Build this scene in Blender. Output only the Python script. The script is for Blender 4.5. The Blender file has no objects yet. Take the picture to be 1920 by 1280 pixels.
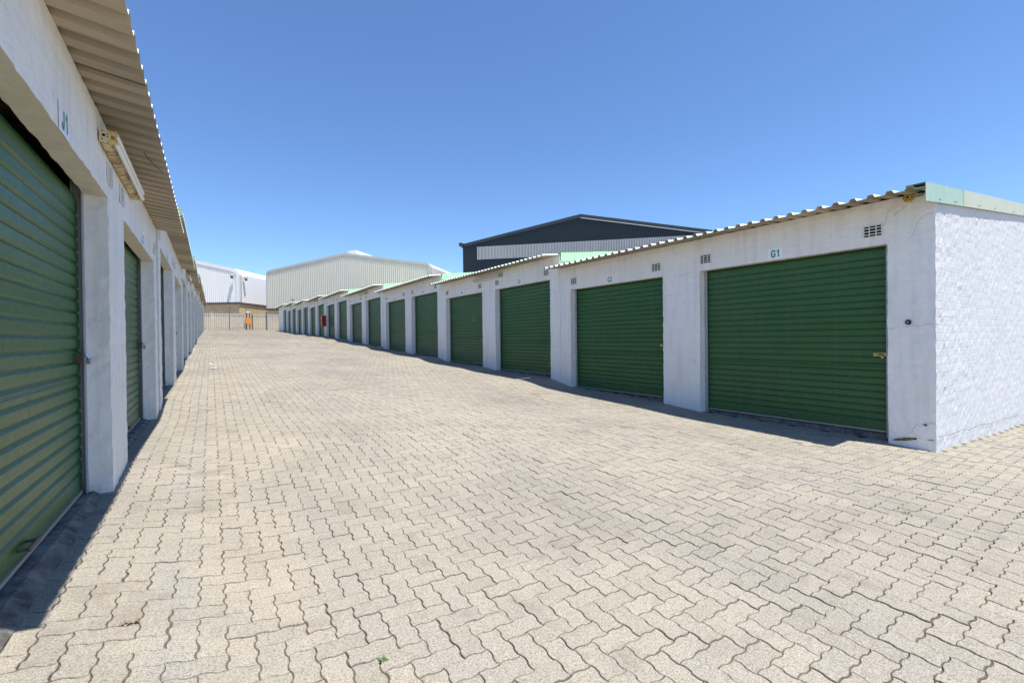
import bpy, math, random
import numpy as np
from mathutils import Vector, Matrix, noise
random.seed(7); rng = np.random.default_rng(11)
S = bpy.context.scene
COL = S.collection
rad = math.radians

# ---------------------------------------------------------------- measured layout (camera at origin, lane runs along +Y)
F_PX, YAW, PITCH, ROLL = 838.7, rad(33.93), rad(-0.4176), rad(0.6629)
R, L, D = 6.504, 0.599, 0.1234          # wall planes right / left of the camera, depth of the door recess
Y0, PER, OPEN = 1.4546, 3.1, 2.398
LINTEL = 1.0395
T = [0, .303, .612, .938, 1.285, 1.50, 1.69, 1.95, 2.20]
J = [1.5186 + 6.2 * b for b in range(10)]; J[0] = Y0; YEND = 57.5
SLOPE, EAVE_Z = .113, 1.50
OV = {1: .43, -1: .305, -2: .275}
HALF = 6.5                               # front wall to ridge
LIFT = 1.3                               # whole scene raised at the end
GP_R = [-1.24, -1.19, -1.115, -1.06]; GP_L = [-1.15, -1.11, -1.05, -1.01]
def profile(pat, first, late):
    ys, zs = [-60, -3.0, Y0], [first[0] - .12, first[0] - .035, first[0] - .03]
    for b in range(9):
        p = first if b == 0 else (late if b >= 3 else pat)
        o = 1.8696 + 6.2 * b
        for yy, z in zip((o, o + OPEN, o + PER, o + PER + OPEN), p):
            if yy < 57: ys.append(yy); zs.append(z + T[b])
    ys += [57.5, 66, 74, 90, 400]; zs += [1.05, 1.43, 1.6, 1.75, 2.2]
    return np.array(ys), np.array(zs)
PR = profile(GP_R, [-1.26, -1.215, -1.15, -1.083], [-1.225, -1.19, -1.10, -1.05])
PL = profile(GP_L, [-1.10, -1.065, -1.0, -1.005], [-1.18, -1.14, -1.08, -1.03])
_g = np.linspace(-60, 400, 9201)
def smooth(p, w=2.6):
    z = np.interp(_g, *p); k = int(w / .05) | 1
    z = np.convolve(np.pad(z, k // 2, mode='edge'), np.ones(k) / k, mode='valid')
    return z
SR, SL = smooth(PR), smooth(PL)
SRn, SLn = smooth(PR, .5), smooth(PL, .5)
def sstep(x): x = np.clip(x, 0, 1); return x * x * (3 - 2 * x)
def ground(x, y):
    x = np.asarray(x, float); y = np.asarray(y, float)
    s = sstep((x + L) / (R + L))
    mid = np.interp(y, _g, SL) * (1 - s) + np.interp(y, _g, SR) * s
    wr = sstep((x - (R - 1.5)) / 1.4); wl = 1 - sstep((x + L) / 1.1)
    z = mid * (1 - wr - wl) + np.interp(y, _g, SRn) * wr + np.interp(y, _g, SLn) * wl
    side = sstep((2.2 - y) / .7)
    z = z - .053 * np.clip(x - R, 0, 30) * side
    z = z - .165 * sstep((x + .78) / 1.1) * sstep((4.2 - x) / 3.2) * (1 - sstep((y - 2.6) / 3.0))
    z = z + .006 * np.sin(x * 1.7 + .6 * y) * np.sin(y * 1.1 + .4) 
    return z

# ---------------------------------------------------------------- materials
def mat(name, color=(.5, .5, .5), rough=.6, metal=0, spec=.5):
    m = bpy.data.materials.new(name); m.use_nodes = True
    b = m.node_tree.nodes['Principled BSDF']
    b.inputs['Base Color'].default_value = (*color, 1)
    b.inputs['Roughness'].default_value = rough
    b.inputs['Metallic'].default_value = metal
    b.inputs['Specular IOR Level'].default_value = spec
    return m
class NT:
    def __init__(s, m): s.m = m; s.t = m.node_tree; s.b = s.t.nodes['Principled BSDF']
    def n(s, typ, **kw):
        x = s.t.nodes.new(typ)
        for k, v in kw.items(): setattr(x, k, v)
        return x
    def l(s, a, b): s.t.links.new(a, b)
    def pos(s, scale=(1, 1, 1), loc=(0, 0, 0)):
        g = s.n('ShaderNodeNewGeometry'); mp = s.n('ShaderNodeMapping')
        mp.inputs['Scale'].default_value = scale; mp.inputs['Location'].default_value = loc
        s.l(g.outputs['Position'], mp.inputs['Vector']); return mp.outputs['Vector']
    def noise(s, vec, scale, detail=4, rough=.55):
        x = s.n('ShaderNodeTexNoise'); x.inputs['Scale'].default_value = scale
        x.inputs['Detail'].default_value = detail; x.inputs['Roughness'].default_value = rough
        s.l(vec, x.inputs['Vector']); return x.outputs['Fac']
    def ramp(s, fac, stops):
        r = s.n('ShaderNodeValToRGB'); e = r.color_ramp.elements
        while len(e) < len(stops): e.new(.5)
        for i, (p, c) in enumerate(stops):
            e[i].position = p; e[i].color = (c, c, c, 1) if not isinstance(c, tuple) else (*c, 1)
        s.l(fac, r.inputs['Fac']); return r.outputs['Color']
    def mix(s, fac, a, b, mode='MIX'):
        x = s.n('ShaderNodeMix', data_type='RGBA', blend_type=mode)
        for sock, v in ((x.inputs[0], fac), (x.inputs[6], a), (x.inputs[7], b)):
            if hasattr(v, 'is_linked'): s.l(v, sock)
            elif isinstance(v, tuple): sock.default_value = (*v, 1)
            else: sock.default_value = v
        return x.outputs[2]
    def math(s, op, a, b=0.0, c=0.0):
        x = s.n('ShaderNodeMath', operation=op)
        for i, v in enumerate((a, b, c)):
            if hasattr(v, 'is_linked'): s.l(v, x.inputs[i])
            else: x.inputs[i].default_value = v
        return x.outputs[0]
    def bump(s, h, strength, dist=.01, prev=None):
        x = s.n('ShaderNodeBump'); x.inputs['Strength'].default_value = strength; x.inputs['Distance'].default_value = dist
        s.l(h, x.inputs['Height'])
        if prev is not None: s.l(prev, x.inputs['Normal'])
        return x.outputs['Normal']
    def col(s, c): s.l(c, s.b.inputs['Base Color'])
    def nrm(s, c): s.l(c, s.b.inputs['Normal'])
    def rgh(s, c): s.l(c, s.b.inputs['Roughness'])

def brick_vec(t):
    g = t.n('ShaderNodeNewGeometry'); sp = t.n('ShaderNodeSeparateXYZ'); t.l(g.outputs['Position'], sp.inputs[0])
    u = t.math('ADD', sp.outputs[0], sp.outputs[1])
    cb = t.n('ShaderNodeCombineXYZ'); t.l(u, cb.inputs[0]); t.l(sp.outputs[2], cb.inputs[1])
    nz = t.n('ShaderNodeTexNoise'); nz.inputs['Scale'].default_value = 3.0; t.l(g.outputs['Position'], nz.inputs['Vector'])
    mx = t.n('ShaderNodeMix', data_type='VECTOR'); mx.inputs[0].default_value = .03
    t.l(cb.outputs[0], mx.inputs[4]); t.l(nz.outputs['Color'], mx.inputs[5])
    return mx.outputs[1]
def brick(t, vec, w=.23, h=.085, mortar=.012, smoothv=.6):
    x = t.n('ShaderNodeTexBrick'); x.inputs['Scale'].default_value = 1
    x.inputs['Brick Width'].default_value = w; x.inputs['Row Height'].default_value = h
    x.inputs['Mortar Size'].default_value = mortar; x.inputs['Mortar Smooth'].default_value = smoothv
    t.l(vec, x.inputs['Vector']); return x

def wall_material(name, rough_wall):
    m = mat(name, (.76, .76, .755), .75, spec=.3); t = NT(m); p = t.pos()
    n1 = t.noise(p, 1.3, 5, .6); n2 = t.noise(p, 9, 5, .6); n3 = t.noise(p, 38, 4, .6)
    ps = t.pos((5, 5, .45)); st = t.noise(ps, 2.2, 3)
    c = t.mix(t.ramp(n1, [(.35, 0), (.7, 1)]), *(((.645, .65, .66), (.60, .605, .615)) if rough_wall else ((.875, .855, .82), (.83, .81, .77))))
    c = t.mix(t.math('MULTIPLY', t.ramp(st, [(.48, 0), (.72, 1)]), .38), c, (.62, .60, .56))
    c = t.mix(t.math('MULTIPLY', t.ramp(n2, [(.62, 0), (.72, 1)]), .35), c, (.58, .565, .545))
    b = brick(t, brick_vec(t), w=.46 if rough_wall else .23, mortar=.010 if rough_wall else .012)
    if rough_wall:
        pk = t.pos((1, 1, .8)); pit = t.noise(pk, 24, 3, .7)
        pits = t.ramp(pit, [(.655, 0), (.70, 1)])
        c = t.mix(t.math('MULTIPLY', pits, .6), c, (.36, .35, .34))
        br2 = brick(t, brick_vec(t), mortar=.006, smoothv=.2)
        crack = t.math('MULTIPLY', br2.outputs['Fac'], t.ramp(t.noise(p, 4, 4), [(.60, 0), (.66, .55)]))
        c = t.mix(crack, c, (.40, .38, .36))
        h = t.math('ADD', t.math('MULTIPLY', n2, .30), t.math('MULTIPLY', n3, .12))
        h = t.math('SUBTRACT', h, t.math('MULTIPLY', b.outputs['Fac'], t.ramp(t.noise(p, 1.6, 3), [(.30, .08), (.70, .26)])))
        h = t.math('SUBTRACT', h, t.math('MULTIPLY', pits, .3)); h = t.math('ADD', h, t.math('MULTIPLY', t.noise(t.pos((.7, .7, 1.8)), 4.2, 3), .45))
        t.nrm(t.bump(h, .17, .026))
    else:
        h = t.math('ADD', t.math('MULTIPLY', n2, .9), t.math('MULTIPLY', n3, .2))
        h = t.math('SUBTRACT', h, t.math('MULTIPLY', b.outputs['Fac'], t.ramp(t.noise(p, 1.7, 3), [(.36, .02), (.7, .10)])))
        h = t.math('ADD', h, t.math('MULTIPLY', t.noise(t.pos((1, 1, 2.2)), 3.5, 4), 1.2))
        t.nrm(t.bump(h, .5, .02))
    t.col(c); return m
M = {}
M['wall'] = wall_material('painted plaster', False)
M['endwall'] = wall_material('rough bagged brickwork', True)

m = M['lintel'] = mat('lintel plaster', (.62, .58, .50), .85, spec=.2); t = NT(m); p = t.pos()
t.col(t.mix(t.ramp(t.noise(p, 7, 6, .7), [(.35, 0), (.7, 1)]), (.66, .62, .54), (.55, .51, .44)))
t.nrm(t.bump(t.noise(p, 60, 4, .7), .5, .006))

def shutter_material():
    m = mat('green shutter paint', (.035, .13, .062), .38, spec=.48); t = NT(m); p = t.pos()
    pn = t.pos((1, .6, 4)); n = t.noise(pn, 1.5, 5, .6); n2 = t.noise(p, 30, 3)
    c = t.mix(t.ramp(n, [(.35, 0), (.7, 1)]), (.016, .096, .019), (.032, .120, .031))
    oi = t.n('ShaderNodeObjectInfo'); c = t.mix(t.math('MULTIPLY', oi.outputs['Random'], .55), c, (.055, .128, .048))
    spk = t.n('ShaderNodeTexVoronoi'); spk.inputs['Scale'].default_value = 9; t.l(p, spk.inputs['Vector'])
    c = t.mix(t.ramp(spk.outputs['Distance'], [(.0, .75), (.035, 0)]), c, (.32, .36, .30))
    st = t.noise(t.pos((1, 9, .5)), 1.6, 4); c = t.mix(t.math('MULTIPLY', t.ramp(st, [(.5, 0), (.75, 1)]), .4), c, (.085, .125, .075))
    t.col(c); t.rgh(t.ramp(n2, [(.2, .34), (.8, .47)])); return m
M['green'] = shutter_material()
M['galv'] = mat('galvanised guide', (.36, .37, .38), .55, .2)
M['alu'] = mat('aluminium rail', (.40, .39, .36), .5, .4)
M['brass'] = mat('brass lock plate', (.50, .36, .13), .42, .7)
M['dark'] = mat('painted hole shade', (.008, .008, .008), .9, spec=.1)  # near-black paint standing in for the shade inside holes and gaps
M['chrome'] = mat('padlock steel', (.75, .75, .75), .15, 1)
M['bronze'] = mat('rusty bracket', (.10, .075, .055), .7, .3)
M['vent'] = mat('airbrick paint', (.72, .71, .69), .7, spec=.3)
M['sign'] = mat('sign plate white', (.93, .93, .93), .3)
M['signgreen'] = mat('sign lettering green', (.003, .22, .14), .4)
m = M['concrete'] = mat('threshold concrete', (.20, .19, .175), .9, spec=.2); t = NT(m); p = t.pos()
t.col(t.mix(t.ramp(t.noise(p, 6, 7, .7), [(.38, 0), (.62, 1)]), (.28, .265, .24), (.09, .085, .078))); t.nrm(t.bump(t.noise(p, 25, 6, .7), .6, .012))

def roof_material(name, a, b, r, rust=None):
    m = mat(name, a, r, .0, .4); t = NT(m)
    g = t.n('ShaderNodeNewGeometry'); sp = t.n('ShaderNodeSeparateXYZ'); t.l(g.outputs['Position'], sp.inputs[0])
    k = t.math('FLOOR', t.math('DIVIDE', t.math('ADD', sp.outputs[1], .33), .6668))
    w = t.n('ShaderNodeTexWhiteNoise', noise_dimensions='1D'); t.l(k, w.inputs['W'])
    c = t.mix(w.outputs['Value'], a, b)
    p = t.pos((.35, 3, 1)); n = t.noise(p, 3, 5, .65)
    c = t.mix(t.math('MULTIPLY', t.ramp(n, [(.45, 0), (.8, 1)]), .35), c, tuple(x * .6 for x in b))
    if rust: c = t.mix(t.ramp(t.noise(t.pos(), 11, 6, .7), [(.63, 0), (.72, .7)]), c, rust)
    t.col(c); return m
M['rooftop'] = roof_material('mint roof paint', (.66, .80, .66), (.72, .80, .70), .5)
M['roofunder'] = roof_material('roof underside primer', (.46, .385, .28), (.27, .235, .175), .6, (.20, .17, .10))
def barge_material(name, a, b):
    m = mat(name, a, .45); t = NT(m); p = t.pos((1, 1, .25)); n = t.noise(p, 9, 6, .7)
    t.col(t.mix(t.ramp(n, [(.38, 0), (.68, 1)]), a, b)); return m
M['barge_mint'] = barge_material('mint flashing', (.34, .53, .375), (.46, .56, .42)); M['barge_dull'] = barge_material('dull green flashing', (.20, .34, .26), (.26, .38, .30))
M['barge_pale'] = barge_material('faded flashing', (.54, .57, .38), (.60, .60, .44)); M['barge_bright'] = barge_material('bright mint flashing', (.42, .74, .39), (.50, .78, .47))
M['fitting'] = mat('yellowed fitting', (.62, .55, .38), .6)
m = M['rustfit'] = mat('rusted fitting tray', (.4, .3, .16), .8); t = NT(m); p = t.pos()
t.col(t.mix(t.ramp(t.noise(p, 14, 6, .7), [(.42, 0), (.6, 1)]), (.60, .50, .30), (.24, .14, .055)))
M['tube'] = mat('lamp tube glass', (.82, .82, .80), .15)
M['holder'] = mat('yellow lampholder', (.62, .48, .16), .5)
m = M['yellow'] = mat('yellow junction box', (.55, .36, .05), .75); t = NT(m); p = t.pos()
t.col(t.mix(t.ramp(t.noise(p, 60, 5, .7), [(.4, 0), (.65, 1)]), (.62, .42, .06), (.22, .13, .03)))
M['black'] = mat('black plastic', (.012, .012, .013), .45)
M['red'] = mat('red cabinet paint', (.42, .008, .010), .4)
M['redpale'] = mat('pale red door', (.62, .22, .20), .5)  # cabinet front, a paler red than the body
M['orange'] = mat('orange box paint', (.85, .25, .01), .45)
M['steel'] = mat('dark weathered steel', (.13, .12, .115), .7, .2)
M['exposed'] = mat('exposed brick', (.23, .14, .065), .95, spec=.1); t = NT(M['exposed']); p = t.pos()
t.col(t.mix(t.ramp(t.noise(p, 45, 5, .7), [(.4, 0), (.6, 1)]), (.30, .19, .09), (.07, .045, .025)))
M['crack'] = mat('plaster crack', (.16, .15, .14), .95, spec=.1)
m = M['cream'] = mat('cream palisade', (.56, .50, .40), .7); t = NT(m); p = t.pos()
t.col(t.mix(t.ramp(t.noise(p, 2.5, 5, .7), [(.35, 0), (.7, 1)]), (.60, .54, .44), (.47, .42, .34)))
m = M['tan'] = mat('tan face brick', (.42, .32, .2), .9, spec=.15); t = NT(m)
g = t.n('ShaderNodeTexCoord'); sp = t.n('ShaderNodeSeparateXYZ'); t.l(g.outputs['Object'], sp.inputs[0])
cb = t.n('ShaderNodeCombineXYZ'); t.l(t.math('ADD', sp.outputs[0], sp.outputs[1]), cb.inputs[0]); t.l(sp.outputs[2], cb.inputs[1])
b = brick(t, cb.outputs[0], mortar=.01); b.inputs['Color1'].default_value = (.60, .46, .29, 1); b.inputs['Color2'].default_value = (.49, .36, .22, 1); b.inputs['Mortar'].default_value = (.52, .44, .33, 1)
t.col(t.mix(t.math('MULTIPLY', t.ramp(t.noise(t.pos(), .8, 5), [(.4, 0), (.7, 1)]), .4), b.outputs['Color'], (.42, .30, .19)))
def clad(name, a, r=.5, v=.08):
    m = mat(name, a, r, 0, .4); t = NT(m); n = t.noise(t.pos((1, 1, .25)), 1.1, 5, .65)
    t.col(t.mix(t.ramp(n, [(.3, 0), (.75, 1)]), a, tuple(x * (1 - v * 2) for x in a))); return m
M['white_clad'] = clad('white cladding', (.84, .83, .80), .5, .03)
M['grey_clad'] = clad('oyster grey cladding', (.68, .64, .535), .5, .04)
M['grey_trim'] = clad('pale grey trim', (.52, .525, .485), .5, .03)
M['pale_roof'] = clad('pale roof sheet', (.72, .72, .70), .45, .03)
M['dark_clad'] = clad('charcoal cladding', (.017, .028, .036), .45, .06)
M['dark_trim'] = clad('charcoal trim', (.035, .045, .05), .5, .05)
M['translucent'] = clad('translucent sheeting', (.55, .555, .57), .4, .10)
M['drip'] = mat('dark flashing', (.085, .065, .05), .7)
m = M['leaf'] = mat('weed leaf', (.085, .14, .03), .65); M['dryleaf'] = mat('dry grass', (.30, .26, .10), .8)
M['litter'] = mat('dry leaf bits', (.25, .18, .11), .9); M['paper'] = mat('scrap paper', (.8, .8, .78), .8)

# paving ---------------------------------------------------------
m = M['paver'] = mat('concrete paver', (.4, .37, .32), .88, spec=.25); t = NT(m); p = t.pos()
at = t.n('ShaderNodeAttribute', attribute_name='tone'); lu = t.n('ShaderNodeAttribute', attribute_name='lu')
base = t.ramp(at.outputs['Fac'], [(0, (.288, .263, .214)), (.12, (.310, .282, .229)), (.55, (.334, .303, .246)), (.9, (.355, .321, .259)), (1, (.324, .299, .249))])
patch = t.ramp(t.noise(p, .55, 5, .6), [(.30, (.80, .80, .81)), (.5, (.97, .97, .97)), (.72, (1.07, 1.055, 1.03))])
c = t.mix(1.0, base, patch, 'MULTIPLY')
tyre = t.noise(t.pos((1.3, .10, 1), (3, 0, 0)), 1.4, 4, .6)
c = t.mix(t.math('MULTIPLY', t.ramp(tyre, [(.48, 0), (.70, 1)]), .45), c, (.245, .232, .208))
sx_ = t.n('ShaderNodeSeparateXYZ'); t.l(p, sx_.inputs[0])
stripe = t.math('ABSOLUTE', t.math('ADD', t.math('ADD', sx_.outputs[0], .16), t.math('MULTIPLY', t.math('SUBTRACT', t.noise(t.pos((1, .5, 1)), .9, 2), .5), .28)))
stripe = t.math('MULTIPLY', t.ramp(stripe, [(.03, .5), (.13, 0)]), t.ramp(t.noise(p, 2.4, 4), [(.36, .15), (.6, 1)]))
c = t.mix(stripe, c, (.275, .268, .248))
g1 = t.noise(p, 230, 2, .7); g2 = t.noise(p, 95, 3, .7)
c = t.mix(1.0, c, t.ramp(g1, [(.34, (.54, .54, .54)), (.5, (1, 1, 1)), (.66, (1.30, 1.28, 1.22))]), 'MULTIPLY')
c = t.mix(1.0, c, t.ramp(g2, [(.34, (.70, .70, .71)), (.5, (1, 1, 1)), (.7, (1.14, 1.12, 1.08))]), 'MULTIPLY')
stain = t.ramp(t.noise(p, 2.6, 6, .7), [(.56, 0), (.70, .58)]); c = t.mix(stain, c, (.185, .160, .128))
mid = t.math('ABSOLUTE', t.math('SUBTRACT', t.math('ADD', lu.outputs['Fac'], t.math('MULTIPLY', t.math('SUBTRACT', t.noise(p, 22, 3), .5), .10)), 1.0))
line = t.ramp(mid, [(.0, 1), (.028, 0)])
line = t.math('MULTIPLY', line, t.ramp(t.noise(p, 3.2, 3), [(.42, 0), (.66, .5)]))
c = t.mix(line, c, (.26, .21, .15))
t.col(c); h = t.math('SUBTRACT', t.math('ADD', g2, t.math('MULTIPLY', g1, .5)), line)
t.nrm(t.bump(h, .35, .004))
m = M['sand'] = mat('joint sand', (.13, .105, .075), .95, spec=.1); t = NT(m); p = t.pos()
c = t.mix(t.ramp(t.noise(p, 1.2, 6, .7), [(.36, 0), (.66, 1)]), (.050, .040, .028), (.17, .135, .092))
c = t.mix(t.ramp(t.noise(p, 70, 3), [(.3, 0), (.7, 1)]), c, (.13, .105, .075)); t.col(c); t.nrm(t.bump(t.noise(p, 140, 3), .7, .004))
m = M['earth'] = mat('dry earth', (.34, .29, .22), .95, spec=.1); t = NT(m); p = t.pos()
t.col(t.mix(t.ramp(t.noise(p, .4, 7, .65), [(.3, 0), (.7, 1)]), (.36, .31, .24), (.27, .225, .165)))

# ---------------------------------------------------------------- mesh helpers
class MB:
    def __init__(s): s.v = []; s.f = []; s.mi = []; s.key = {}
    def vert(s, p, share=False):
        if share:
            k = (round(p[0], 4), round(p[1], 4), round(p[2], 4))
            if k in s.key: return s.key[k]
            s.key[k] = len(s.v)
        s.v.append(tuple(p)); return len(s.v) - 1
    def face(s, idx, mi=0): s.f.append(tuple(idx)); s.mi.append(mi)
    def poly(s, pts, mi=0): s.face([s.vert(p) for p in pts], mi)
    def box(s, x0, x1, y0, y1, z0, z1, mi=0):
        i = len(s.v)
        s.v += [(x0, y0, z0), (x1, y0, z0), (x1, y1, z0), (x0, y1, z0), (x0, y0, z1), (x1, y0, z1), (x1, y1, z1), (x0, y1, z1)]
        for q in ((0, 3, 2, 1), (4, 5, 6, 7), (0, 1, 5, 4), (1, 2, 6, 5), (2, 3, 7, 6), (3, 0, 4, 7)): s.face([i + k for k in q], mi)
    def tube(s, a, b, r, n=10, mi=0, r2=None):
        a, b = Vector(a), Vector(b); d = (b - a).normalized(); u = d.orthogonal().normalized(); w = d.cross(u)
        r2 = r if r2 is None else r2; i = len(s.v)
        for c, rr in ((a, r), (b, r2)):
            for k in range(n):
                an = 2 * math.pi * k / n; s.v.append(tuple(c + (u * math.cos(an) + w * math.sin(an)) * rr))
        for k in range(n): s.face((i + k, i + (k + 1) % n, i + n + (k + 1) % n, i + n + k), mi)
        s.face([i + k for k in range(n)][::-1], mi); s.face([i + n + k for k in range(n)], mi)
    def prism(s, prof, y0, y1, mi=0):
        """profile of (x,z) points, swept along y"""
        i = len(s.v); n = len(prof)
        for y in (y0, y1): s.v += [(x, y, z) for x, z in prof]
        for k in range(n): s.face((i + k, i + (k + 1) % n, i + n + (k + 1) % n, i + n + k), mi)
        s.face([i + k for k in range(n)][::-1], mi); s.face([i + n + k for k in range(n)], mi)
    def build(s, name, mats, parent=None, side=1, smooth_=False, bevel=0):
        me = bpy.data.meshes.new(name)
        v = [(x * side, y, z) for x, y, z in s.v] if side < 0 else s.v
        f = [q[::-1] for q in s.f] if side < 0 else s.f
        me.from_pydata(v, [], f)
        for mm in (mats if isinstance(mats, (list, tuple)) else [mats]): me.materials.append(mm)
        me.polygons.foreach_set('material_index', s.mi)
        if smooth_: me.polygons.foreach_set('use_smooth', [True] * len(f))
        me.update()
        o = bpy.data.objects.new(name, me); COL.objects.link(o)
        if parent: o.parent = parent
        if bevel:
            bm = o.modifiers.new('bevel', 'BEVEL'); bm.width = bevel; bm.segments = 2; bm.limit_method = 'ANGLE'
        return o
def tag(o, label=None, cat=None, group=None, kind=None):
    if label: o['label'] = label
    if cat: o['category'] = cat
    if group: o['group'] = group
    if kind: o['kind'] = kind
    return o
def empty(name, loc, label=None, cat=None, group=None, rz=0):
    o = bpy.data.objects.new(name, None); COL.objects.link(o); o.location = loc; o.rotation_euler = (0, 0, rz)
    o.empty_display_size = .2
    return tag(o, label, cat, group)
def dup(o, parent=None, deep=True):
    c = o.copy(); COL.objects.link(c)
    if parent: c.parent = parent
    if deep:
        for ch in list(o.children): dup(ch, c)
    return c
def linspace_breaks(breaks, step):
    out = []
    for a, b in zip(breaks[:-1], breaks[1:]):
        n = max(1, round((b - a) / step)); out += [a + (b - a) * k / n for k in range(n)]
    return out + [breaks[-1]]

# ---------------------------------------------------------------- garage block
def roof_z(a, ov):
    return EAVE_Z + SLOPE * (a + ov) if a <= HALF else EAVE_Z + SLOPE * (2 * HALF - a + ov)
ZB = -2.3
def make_wall(side, y_start, y_end, openings, near, ok=None):
    ov = OV[ok or side]; mb = MB(); step = .055 if near else .11
    top0 = roof_z(0, ov) - .004
    ys = linspace_breaks([y_start] + [e for o in openings for e in o] + [y_end], step)
    zs = linspace_breaks([ZB, -1.5, LINTEL, top0], step)
    inside = lambda y, z: z < LINTEL and any(a < y < b for a, b in openings)
    V = lambda *p: mb.vert(p, True)
    for y0, y1 in zip(ys[:-1], ys[1:]):
        for z0, z1 in zip(zs[:-1], zs[1:]):
            if not inside((y0 + y1) / 2, (z0 + z1) / 2):
                mb.face((V(0, y0, z0), V(0, y0, z1), V(0, y1, z1), V(0, y1, z0)))
    as_ = [0, D / 2, D, .32]
    for a, b in openings:
        zz = [z for z in zs if z <= LINTEL + 1e-6]
        for z0, z1 in zip(zz[:-1], zz[1:]):
            for a0, a1 in zip(as_[:-1], as_[1:]):
                mb.face((V(a0, a, z0), V(a1, a, z0), V(a1, a, z1), V(a0, a, z1)))
                mb.face((V(a0, b, z0), V(a0, b, z1), V(a1, b, z1), V(a1, b, z0)))
        yy = [y for y in ys if a - 1e-6 <= y <= b + 1e-6]
        for y0, y1 in zip(yy[:-1], yy[1:]):
            for a0, a1 in ((0, D / 2), (D / 2, D)):
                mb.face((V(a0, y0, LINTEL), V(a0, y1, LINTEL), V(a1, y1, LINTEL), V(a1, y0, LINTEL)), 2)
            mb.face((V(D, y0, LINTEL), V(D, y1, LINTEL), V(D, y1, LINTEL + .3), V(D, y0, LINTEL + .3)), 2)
    # end walls
    aa = linspace_breaks([0, 5.5, HALF, 2 * HALF], step if near else .5)
    if near: aa = linspace_breaks([0, 5.5], step) + linspace_breaks([5.5, HALF, 2 * HALF], .6)[1:]
    zf = [(z - ZB) / (top0 - ZB) for z in zs]
    if not near: zf = zf[::3] + ([1.0] if zf[::3][-1] < .9999 else [])
    for yy, flip in ((y_start, False), (y_end, True)):
        zf2 = zf if not flip else [0, .25, .5, .75, 1]
        aa2 = aa if not flip else [0, 2, 4, HALF, 9, 11, 13]
        for a0, a1 in zip(aa2[:-1], aa2[1:]):
            h0, h1 = roof_z(a0, ov) - .004 - ZB, roof_z(a1, ov) - .004 - ZB
            for f0, f1 in zip(zf2[:-1], zf2[1:]):
                q = [V(a0, yy, ZB + h0 * f0), V(a1, yy, ZB + h1 * f0), V(a1, yy, ZB + h1 * f1), V(a0, yy, ZB + h0 * f1)]
                mb.face(q[::-1] if flip else q, 1)
    tb = roof_z(13, ov) - .004
    mb.poly([(13, y_start, ZB), (13, y_end, ZB), (13, y_end, tb), (13, y_start, tb)])
    amp = .0045
    o3 = Vector((0, y_start * 3.7, side * 11.3))
    for i, p in enumerate(mb.v):
        q = Vector(p) + o3
        d = noise.noise_vector(q * 2.2) * amp * .45 + noise.noise_vector(q * 8.5) * amp * .8 + noise.noise_vector(q * 19) * amp * 1.5
        if p[2] > LINTEL + .02 and p[0] < .2: d.x *= .4
        if p[2] > LINTEL and any(abs(p[1] - (a + b) / 2 - .037) < .17 for a, b in openings): d.x *= .15
        mb.v[i] = (p[0] + d.x, p[1] + (d.y if .001 < p[1] - y_start or near else 0), p[2] + d.z * (.25 if abs(p[2] - LINTEL) < .01 else .6))
    return mb.build('wall', [M['wall'], M['endwall'], M['lintel']], side=side)

def make_roof(side, y0, y1, ok=None):
    ov = OV[ok or side]; mb = MB(); PITCHR = .1667
    prof = []; y = y0
    while y < y1 - .02:
        for dy, z in ((0, 0), (.080, 0), (.098, .034), (.142, .034), (.160, 0)):
            if y + dy < y1: prof.append((y + dy, z))
        y += PITCHR
    prof.append((y1, 0)); n = len(prof)
    stations = [-ov, HALF / 2, HALF, HALF * 1.5, 2 * HALF + ov]
    th = .004; rows = []
    for lay in (0, th):
        for a in stations:
            i = len(mb.v); rows.append(i)
            sag = .004 * math.sin(y0)
            for k, (yy, z) in enumerate(prof):
                wob = .0025 * noise.noise(Vector((yy * 1.3, a, side)))+ (.002 if int((yy - y0 + .33) / .6668) % 2 else 0)
                mb.v.append((a, yy, roof_z(a, ov) + z + lay + wob))
    ns = len(stations)
    for lay in (0, 1):
        for s_ in range(ns - 1):
            i, j = rows[lay * ns + s_], rows[lay * ns + s_ + 1]
            for k in range(n - 1):
                q = (i + k, j + k, j + k + 1, i + k + 1)
                mb.face(q if lay else q[::-1], 1 if lay else 0)
    for s_ in (0, ns - 1):
        i, j = rows[s_], rows[ns + s_]
        for k in range(n - 1):
            q = (i + k, j + k, j + k + 1, i + k + 1); mb.face(q if s_ else q[::-1], 1)
    for k in (0, n - 1):
        for s_ in range(ns - 1):
            a, b, c, d = rows[s_] + k, rows[s_ + 1] + k, rows[ns + s_ + 1] + k, rows[ns + s_] + k
            mb.face((a, b, c, d) if k == 0 else (d, c, b, a), 1)
    return mb.build('roof', [M['roofunder'], M['rooftop']], side=side)

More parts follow.
